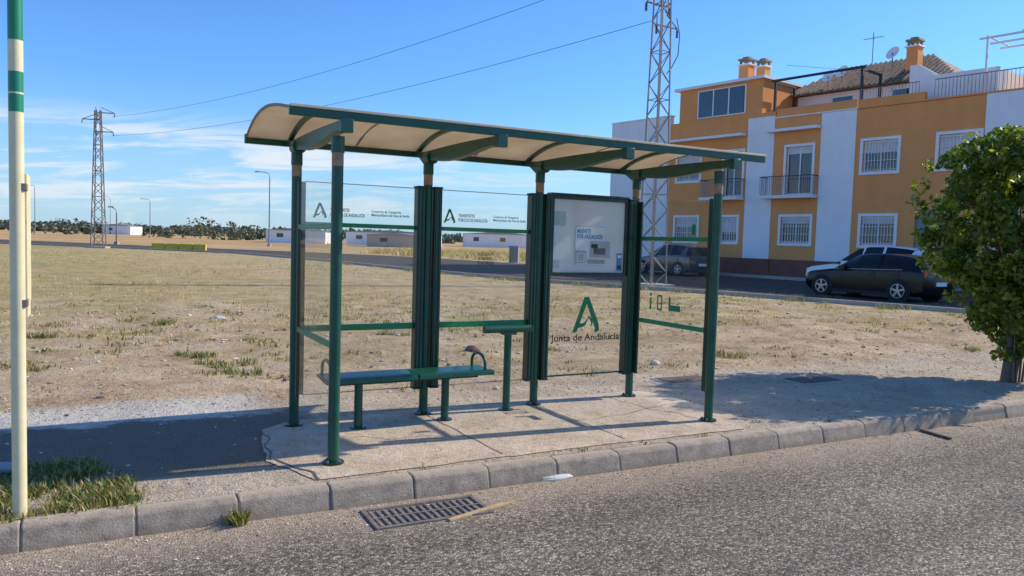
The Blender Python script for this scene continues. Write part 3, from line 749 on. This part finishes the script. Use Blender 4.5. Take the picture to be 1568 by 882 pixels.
def paintm(n,c,coat=.8,spec=.5): return M(n,c,tuple(x*.93 for x in c),1,.22,spec=spec,coat=coat)
head=math.atan2(-2.6,1.56)
car("parked_car",(12.85,27.35,.012),head,paintm("black_paint",(.005,.006,.008),.08,.3),(1.12,1.10,1.06))
car("parked_car",(14.55,30.95,.012),head-.02,paintm("white_paint",(.85,.85,.85)),(1.32,1.1,1.16),.12)
car("parked_car",(9.0,43.5,.012),head,paintm("dark_grey_paint",(.04,.045,.055)),(1.1,1.1,1.1),.08)

# ------------------------------------------------------------------ TREE
def leaves(pts,nrm,size,mat,name,parent=None,asp=1.7,loc=None):
    n=len(pts); pts=np.asarray(pts); nrm=np.asarray(nrm)
    nrm/= (np.linalg.norm(nrm,axis=1,keepdims=True)+1e-9)
    r_=rng.normal(size=(n,3)); a=np.cross(nrm,r_); a/=(np.linalg.norm(a,axis=1,keepdims=True)+1e-9); b_=np.cross(nrm,a)
    s=(np.asarray(size)*rng.uniform(.6,1.3,n))[:,None]
    P4=np.stack([pts-a*s*asp/2,pts+b_*s/2+nrm*s*.12,pts+a*s*asp/2,pts-b_*s/2+nrm*s*.12],1).reshape(-1,3)
    me=bpy.data.meshes.new(name); me.vertices.add(4*n); me.vertices.foreach_set("co",P4.ravel())
    me.loops.add(4*n); me.loops.foreach_set("vertex_index",np.arange(4*n)); me.polygons.add(n); me.polygons.foreach_set("loop_start",np.arange(0,4*n,4)); me.polygons.foreach_set("loop_total",np.full(n,4))
    me.update(); me.materials.append(mat); o=bpy.data.objects.new(name,me); COL.objects.link(o)
    if parent: o.parent=parent
    if loc is not None: o.location=loc
    return o
te=empty("street_tree",(6.62,10.05,0))
tk=MB(); tk.tube([(-.12,0,-.05),(-.10,.0,.35),(-.10,.03,.8),(.0,.0,1.3)],[.080,.058,.050,.045],bark,12)
tk.tube([(-.02,.05,-.05),(.06,.05,.5),(.14,.02,1.2)],[.05,.04,.03],bark,10)
def limb(p,d,ln,r,lev):
    p=Vector(p);d=Vector(d).normalized(); pts=[p]
    for i in range(4):
        d=(d+Vector(rng.normal(size=3))*.16).normalized(); pts.append(pts[-1]+d*ln/4)
    tk.tube(pts,[r*(1-.16*i) for i in range(5)],bark,7)
    if lev>0:
        for _ in range(4):
            k_=random.randint(1,4); limb(pts[k_],d+Vector(rng.normal(size=3))*.8,ln*.55,r*.5,lev-1)
for i in range(8):
    a=i*2*math.pi/8+rng.uniform(-.3,.3); zc=rng.uniform(.7,1.3)
    limb((0,0,zc),(math.cos(a),math.sin(a),rng.uniform(.6,1.5)),rng.uniform(.65,.9),.03,2)
for i in range(6):
    tk.tube([(-.10+.06*i,-.10+.03*i,0),(-.12+.08*i,-.12+.04*i,.5),(-.10+.10*i,-.1,1.1)],[.016,.012,.008],bark,6)
limb((0,0,1.2),(0,0,1),1.2,.04,2)
tk.obj("trunk_and_limbs",te,smooth=True)
def envr(z,a):
    lob=1+.08*math.sin(3*a+1.2)+.07*math.sin(5*a+z*2.5)
    if z>=1.55: return (1.10*(1-abs((z-2.15)/1.14)**3.8) if abs((z-2.15)/1.14)<1 else .05)*lob+.02
    if z>=.60: return (.26+.80*((z-.60)/.95)**.95)*lob
    return .2
pts=[];nr=[]
NS=66
for i in range(265):
    if i>NS:
        z=rng.uniform(.75,3.15); a=rng.uniform(0,2*math.pi); env=max(.1,envr(z,a)); rr=env*rng.uniform(.35,.98)**.7
        c=np.array([rr*math.cos(a),rr*math.sin(a),z]); cr_=rng.uniform(.12,.26)
    else:
        z=rng.uniform(.25,1.15); c=np.array([rng.uniform(-.16,.42)+.04*z,rng.uniform(-.36,.2),z]); cr_=rng.uniform(.07,.15)
    n_=int(250*(cr_/.25)**2)
    q=rng.normal(size=(n_,3)); q/=np.linalg.norm(q,axis=1,keepdims=True); q*= (rng.uniform(.3,1,n_)**.5)[:,None]*cr_
    q[:,2]*=.8
    pts.append(c+q); nr.append(q/cr_+rng.normal(size=(n_,3))*.7+np.array([0,0,.4]))
pts=np.concatenate(pts);nr=np.concatenate(nr)
for i in range(210):
    z=rng.uniform(.9,3.2); a=rng.uniform(0,2*math.pi); env=max(.2,envr(z,a))
    base=np.array([env*math.cos(a),env*math.sin(a),z]); d=np.array([math.cos(a),math.sin(a),rng.uniform(.2,1.4)]); d/=np.linalg.norm(d)
    t=rng.uniform(0,.22,14); pts=np.concatenate([pts,base+d*t[:,None]+rng.normal(size=(14,3))*.03]); nr=np.concatenate([nr,rng.normal(size=(14,3))])
leaves(pts,nr,.052,leaf,"leaves",te)

# ------------------------------------------------------------------ distant tree mass
pts=[];nr=[];sz=[]
def mass(x,y,h,w,n_,ls):
    for k_ in range(max(3,int(w/h*4))):
        cx=x+rng.uniform(-w/2,w/2); cy=y+rng.uniform(-h,h); cz=rng.uniform(.15,.7)*h; cr_=rng.uniform(.28,.48)*h
        m_=int(n_/4); q=rng.normal(size=(m_,3)); q/=np.linalg.norm(q,axis=1,keepdims=True)
        pts.append(np.array([cx,cy,cz])+q*cr_*rng.uniform(.6,1,(m_,1))); nr.append(q+rng.normal(size=(m_,3))*.5); sz.append(np.full(m_,ls))
for i in range(120):
    x=-330+i*5.4+rng.uniform(-3,3); y=300+rng.uniform(-40,40)
    mass(x,y,rng.uniform(2.6,4.6)*(1.35 if rng.random()<.15 else .85),rng.uniform(8,15),100,1.0)
for x in np.arange(-420,300,9): mass(x,430+rng.uniform(-30,30),rng.uniform(4,6),16,70,1.7)
for x in np.arange(-190,-60,5.5):
    if rng.random()<.4: mass(x,205+rng.uniform(-12,12),rng.uniform(2.0,3.0),6,110,.55)
for x,y,h in ((-68,175,5.6),(-72,178,4.6),(-64,172,4.4),(-60,178,3.6),(-80,182,3.4),(-55,180,3.0),(-30,200,3.4)):
    mass(x,y,h,h*1.2,240,.55)
pp=np.concatenate(pts); pp[:,2]=np.abs(pp[:,2])
leaves(pp,np.concatenate(nr),np.concatenate(sz),farleaf,"distant_trees",asp=1.2)
def shed(x,y,w,d_,h,mat,rz=.0):
    s=MB(); s.box(-w/2,w/2,0,d_,0,h,mat); s.prism([(-w/2-.3,h),(0,h+h*.2),(w/2+.3,h)],'y',-.3,d_+.3,greymetal if mat is not greymetal else white)
    for i in range(int(w/6)): s.box(-w/2+2+i*6,-w/2+3.2+i*6,-.05,-.001,h*.45,h*.75,winglass)
    s.obj("distant_warehouse",loc=(x,y,0),rotz=rz)
shed(-41,146,11,10,2.4,white,.1); shed(-24,150,17,12,2.5,white,-.05); shed(-3,175,16,12,3.0,white,.1); shed(-20,128,8,8,2.0,concrete,.2); shed(20,220,26,10,4.5,white); shed(-128,250,9,8,2.8,white)
def lamp(x,y,h,arm=1.4):
    l=MB(); l.tube([(0,0,0),(0,0,h-.6)],[.10,.06],steel,8); l.tube([(0,0,h-.6),(-.1,0,h-.2),(-.5,0,h),(-arm,0,h+.05)],.045,steel,6); l.box(-arm-.5,-arm+.1,-.12,.12,h-.02,h+.1,greymetal); l.box(-.2,.2,-.2,.2,0,.3,concrete)
    l.obj("street_lamp",loc=(x,y,0))
lamp(-31.5,100,9.5); lamp(-43,84,4.0,.4); lamp(-108,175,11); lamp(-88,140,5.5); lamp(-130,250,12); lamp(-75,160,8)
bx=MB()
for i in range(4): bx.prism([(-.25,0),(.25,0),(.12,.55),(-.12,.55)],'x',i*1.15,i*1.15+1.1,yellow)
bx.obj("road_barrier",loc=(-31.6,67.8,0),rotz=.12,bevel=.03)
ub=MB(); ub.box(-.35,.35,-.2,.2,0,1.2,greymetal); ub.box(-.4,.4,-.25,.25,1.2,1.27,greymetal); ub.box(-.3,.3,-.21,-.201,.1,1.1,steel); ub.obj("utility_cabinet",loc=(.1,58.5,0),rotz=-.3)

# ------------------------------------------------------------------ grass / weeds / stones
def blades(name,spots,mat,wid=.006):
    V=[];F=[]
    for (x,y,z,n_,r_,h) in spots:
        for _ in range(n_):
            a=rng.uniform(0,6.283); rr=r_*math.sqrt(rng.random()); px,py=x+rr*math.cos(a),y+rr*math.sin(a)
            d=rng.uniform(0,6.283); hh=h*rng.uniform(.3,1.2); ln=hh*rng.uniform(.3,1.3); w=wid*rng.uniform(.7,1.5); c_,s_=math.cos(d),math.sin(d); o=len(V)
            V+=[(px-s_*w,py+c_*w,z-.01),(px+s_*w,py-c_*w,z-.01),(px+c_*ln*.4+s_*w*.7,py+s_*ln*.4-c_*w*.7,z+hh*.6),(px+c_*ln*.4-s_*w*.7,py+s_*ln*.4+c_*w*.7,z+hh*.6),(px+c_*ln,py+s_*ln,z+hh)]
            F+=[(o,o+1,o+2,o+3),(o+3,o+2,o+4)]
    me=bpy.data.meshes.new(name); me.from_pydata(V,[],F); me.materials.append(mat); ob=bpy.data.objects.new(name,me); COL.objects.link(ob); return ob
sp_=[]
for _ in range(560):
    u=rng.uniform(-1.9,.75); b_=rng.uniform(.02,1.05)
    if mnoise.noise(Vector((u*2.5,b_*2.5,2)))<-.22: continue
    if u>.35+.3*(1-b_): continue
    x,y,_z=K(u,b_); sp_.append((x,y,0,34,.10,.06))
x,y,_z=K(1.16,-.17); sp_+= [(x,y,-.14,60,.05,.10)]*2
for u in (2.4,3.7,5.2,6.6,8.0,4.4,7.1): 
    x,y,_z=K(u+rng.uniform(-.2,.2),.03); sp_.append((x,y,0,12,.05,.03))
blades("grass",sp_,grassg,.005)
sp_=[]
for _ in range(2800):
    u=rng.uniform(-9,26); b_=2.8+14*rng.random()**.75
    if mnoise.noise(Vector((u*.5,b_*.5,9)))<.02+.08*rng.normal(): continue
    x,y,_z=K(u,b_)
    if math.hypot(x,y-7)>24: continue
    sp_.append((x,y,gz(x,y),9,.22*rng.uniform(.5,1.5),.035 if b_<7 else .06))
for _ in range(2800):
    x=rng.uniform(-36,12); y=rng.uniform(14,62)
    lim=np.interp(x,[p[0] for p in near],[p[1] for p in near])
    if y>lim-1: continue
    if mnoise.noise(Vector((x*.2,y*.2,4)))<.0+.1*rng.normal(): continue
    sp_.append((x,y,0,9,.6*rng.uniform(.5,1.5),.11))
blades("dry_grass",sp_,grassd,.008)
sp_=[]
for _ in range(560):
    u=rng.uniform(-8,22); b_=2.7+12*rng.random(); 
    x,y,_z=K(u,b_); k_=rng.random()
    if mnoise.noise(Vector((u*.4,b_*.4,21)))<-.10: continue
    sp_.append((x,y,gz(x,y),int(12+55*k_*k_*k_),.06+.30*k_*k_,.05))
for (x,y) in ((-3.6,9.6),(-4.3,10.2),(-2.0,13.),(-6.8,11.5),(-5.6,8.9),(-3.2,8.8),(-6.0,13.6),(3.2,11.8),(8.2,13.2)): sp_+=[(x+rng.uniform(-.35,.35),y+rng.uniform(-.2,.2),gz(x,y),55,.15,.08) for _ in range(3)]
for i in range(60):
    q=rng.uniform(4,8.99); i0=int(q); f_=q-i0; x=near[i0][0]*(1-f_)+near[i0+1][0]*f_; y=near[i0][1]*(1-f_)+near[i0+1][1]*f_
    sp_.append((x-.4,y-.5,0,40,.35,.16))
blades("weeds",sp_,weedg,.008)
sp_=[]
for _ in range(900):
    x=rng.uniform(-14,22); y=rng.uniform(60,95)
    if y<np.interp(x,[p[0] for p in far],[p[1] for p in far])+3: continue
    sp_.append((x,y,0,12,.8,.6))
blades("dry_grass",sp_,grassd,.03)
ico=np.array([(0,0,1),(.89,0,.45),(.28,.85,.45),(-.72,.53,.45),(-.72,-.53,.45),(.28,-.85,.45),(.72,.53,-.45),(-.28,.85,-.45),(-.89,0,-.45),(-.28,-.85,-.45),(.72,-.53,-.45),(0,0,-1)])
icf=[(0,1,2),(0,2,3),(0,3,4),(0,4,5),(0,5,1),(1,6,2),(2,7,3),(3,8,4),(4,9,5),(5,10,1),(6,7,2),(7,8,3),(8,9,4),(9,10,5),(10,6,1),(11,7,6),(11,8,7),(11,9,8),(11,10,9),(11,6,10)]
def pebbles(name,spots):
    V=[];F=[]
    for x,y,z,r_ in spots:
        o=len(V); sc=np.array([rng.uniform(.7,1.4),rng.uniform(.7,1.4),rng.uniform(.4,.8)])*r_
        q=ico*rng.uniform(.8,1.2,(12,1))*sc; a=rng.uniform(0,6.28); c_,s_=math.cos(a),math.sin(a)
        V+=[(x+p[0]*c_-p[1]*s_,y+p[0]*s_+p[1]*c_,z+p[2]+r_*.2) for p in q]; F+=[tuple(o+k_ for k_ in f) for f in icf]
    me=bpy.data.meshes.new(name); me.from_pydata(V,[],F); me.materials.append(pebm); ob=bpy.data.objects.new(name,me); COL.objects.link(ob)
L_=[]
for _ in range(4200):
    u=rng.uniform(-3,14); b_=rng.uniform(.02,3.2)+max(0,rng.normal()*1.5)
    if u<1.9 and .5<b_<2.4 and rng.random()<.75: continue
    x,y,_z=K(u,b_); L_.append((x,y,gz(x,y),rng.uniform(.005,.014)))
for _ in range(2800):
    u=rng.uniform(-6,20); b_=rng.uniform(2.5,13); x,y,_z=K(u,b_); L_.append((x,y,gz(x,y),.009+.035*rng.random()**5))
for _ in range(1500):
    u=rng.uniform(-1,12); b_=-.17-abs(rng.normal())*.26; x,y,_z=K(u,b_); L_.append((x,y,-.14,rng.uniform(.003,.009)))
pebbles("gravel",L_)
def lump(name,loc,sx,sy,sz_,mat,rz=0):
    bm=bmesh.new(); bmesh.ops.create_icosphere(bm,subdivisions=3,radius=1)
    for v in bm.verts:
        f=1+.22*mnoise.noise(v.co*1.6+Vector(loc)); v.co=Vector((v.co.x*sx*f,v.co.y*sy*f,max(v.co.z,-.4)*sz_*f))
    me=bpy.data.meshes.new(name); bm.to_mesh(me); bm.free(); me.materials.append(mat); o=bpy.data.objects.new(name,me); o.location=loc; o.rotation_euler[2]=rz; COL.objects.link(o)
lump("broken_stone",(.35,5.77,-.132),.16,.06,.028,stone,.35)
lump("field_rock",(-.55,11.2,.03),.12,.1,.08,rust); lump("field_rock",(2.0,10.6,.02),.07,.06,.04,stone); lump("field_rock",(-5.5,14.5,.02),.14,.1,.06,stone)
wd=MB(); wd.prism([(0,-.02),(.2,-.028),(.45,-.022),(.58,-.004),(.44,.02),(.2,.016),(0,.006)],'z',0,.012,wood); wd.obj("wood_splinter",loc=(-.36,4.82,-.137),rotz=math.atan2(.40,.42))
wd=MB(); wd.box(0,.36,-.02,.02,0,.022,bark); wd.obj("wood_scrap",loc=(4.15,7.70,-.137),rotz=-1.25,bevel=.005)
for uu,bb in ((6.75,2.30),(8.35,1.75)):
    mh=MB(); mh.box(-.34,.34,-.17,.17,.004,.016,rust); mh.box(-.38,.38,-.21,.21,.0,.010,concrete); mh.obj("manhole_cover",loc=K(uu,bb),rotz=THK)

# ------------------------------------------------------------------ camera, light, world
p,r_=.0609,.0292
f=Vector((0,math.cos(p),-math.sin(p)));up=Vector((0,math.sin(p),math.cos(p)));rt=Vector((1,0,0))
a=rt*math.cos(r_)+up*math.sin(r_); b_=-rt*math.sin(r_)+up*math.cos(r_)
cam=bpy.data.cameras.new("camera"); cam.sensor_width=36; cam.lens=1185.25/1568*36; cam.clip_end=9000; cam.clip_start=.05
co=bpy.data.objects.new("camera",cam); COL.objects.link(co)
co.matrix_world=Matrix(((a.x,b_.x,-f.x,0),(a.y,b_.y,-f.y,0),(a.z,b_.z,-f.z,H),(0,0,0,1)))
scn.camera=co
sd=Vector((3.19,1.313,2.33)).normalized()
sl=bpy.data.lights.new("sun","SUN"); sl.energy=5.0; sl.angle=math.radians(.5); sl.color=(1,.90,.74)
so=bpy.data.objects.new("sun",sl); COL.objects.link(so); so.rotation_euler=sd.to_track_quat('Z','Y').to_euler(); so.location=(20,10,20)
w=bpy.data.worlds.new("World"); scn.world=w; w.use_nodes=True; nt=w.node_tree
bg=nt.nodes["Background"]; sky=N(nt,"ShaderNodeTexSky",sky_type='NISHITA'); sky.sun_disc=False
sky.sun_elevation=math.asin(sd.z); sky.sun_rotation=math.atan2(sd.x,sd.y); sky.air_density=1.0; sky.dust_density=.3; sky.ozone_density=2.0
tc=N(nt,"ShaderNodeTexCoord"); sep=N(nt,"ShaderNodeSeparateXYZ"); nt.links.new(tc.outputs["Generated"],sep.inputs[0])
zz=mth(nt,'MAXIMUM',sep.outputs[2],.02)
cx=mth(nt,'DIVIDE',sep.outputs[0],mth(nt,'ADD',zz,.12)); cy=mth(nt,'DIVIDE',sep.outputs[1],mth(nt,'ADD',zz,.12))
cmb=N(nt,"ShaderNodeCombineXYZ"); nt.links.new(mth(nt,'MULTIPLY',mth(nt,'MULTIPLY_ADD',cy,.35,cx),.8),cmb.inputs[0]); nt.links.new(mth(nt,'MULTIPLY',cy,1.5),cmb.inputs[1])
c1=noise(nt,cmb.outputs[0],1.2,10,.62,.8)
msk=mth(nt,'MULTIPLY',sstep(nt,c1,.44,.64),mth(nt,'MULTIPLY',sstep(nt,sep.outputs[2],.15,.10),sstep(nt,sep.outputs[2],.0,.06,.3,1.)))
lft=sstep(nt,sep.outputs[0],.15,-.25,.15,1.)
hz=sstep(nt,sep.outputs[2],.19,-.02)
base=sky.outputs[0]
base=mix(nt,1.,base,(.52,.89,1.38),'MULTIPLY')
base=mix(nt,mth(nt,'MULTIPLY',hz,.6),base,(3.3,4.4,5.6))
col=mix(nt,mth(nt,'MULTIPLY',mth(nt,'MULTIPLY',msk,lft),.9),base,(5.5,5.9,6.3))
nt.links.new(col,bg.inputs[0]); bg.inputs[1].default_value=.15
scn.view_settings.view_transform='Standard'; scn.view_settings.look='None'; scn.view_settings.exposure=0
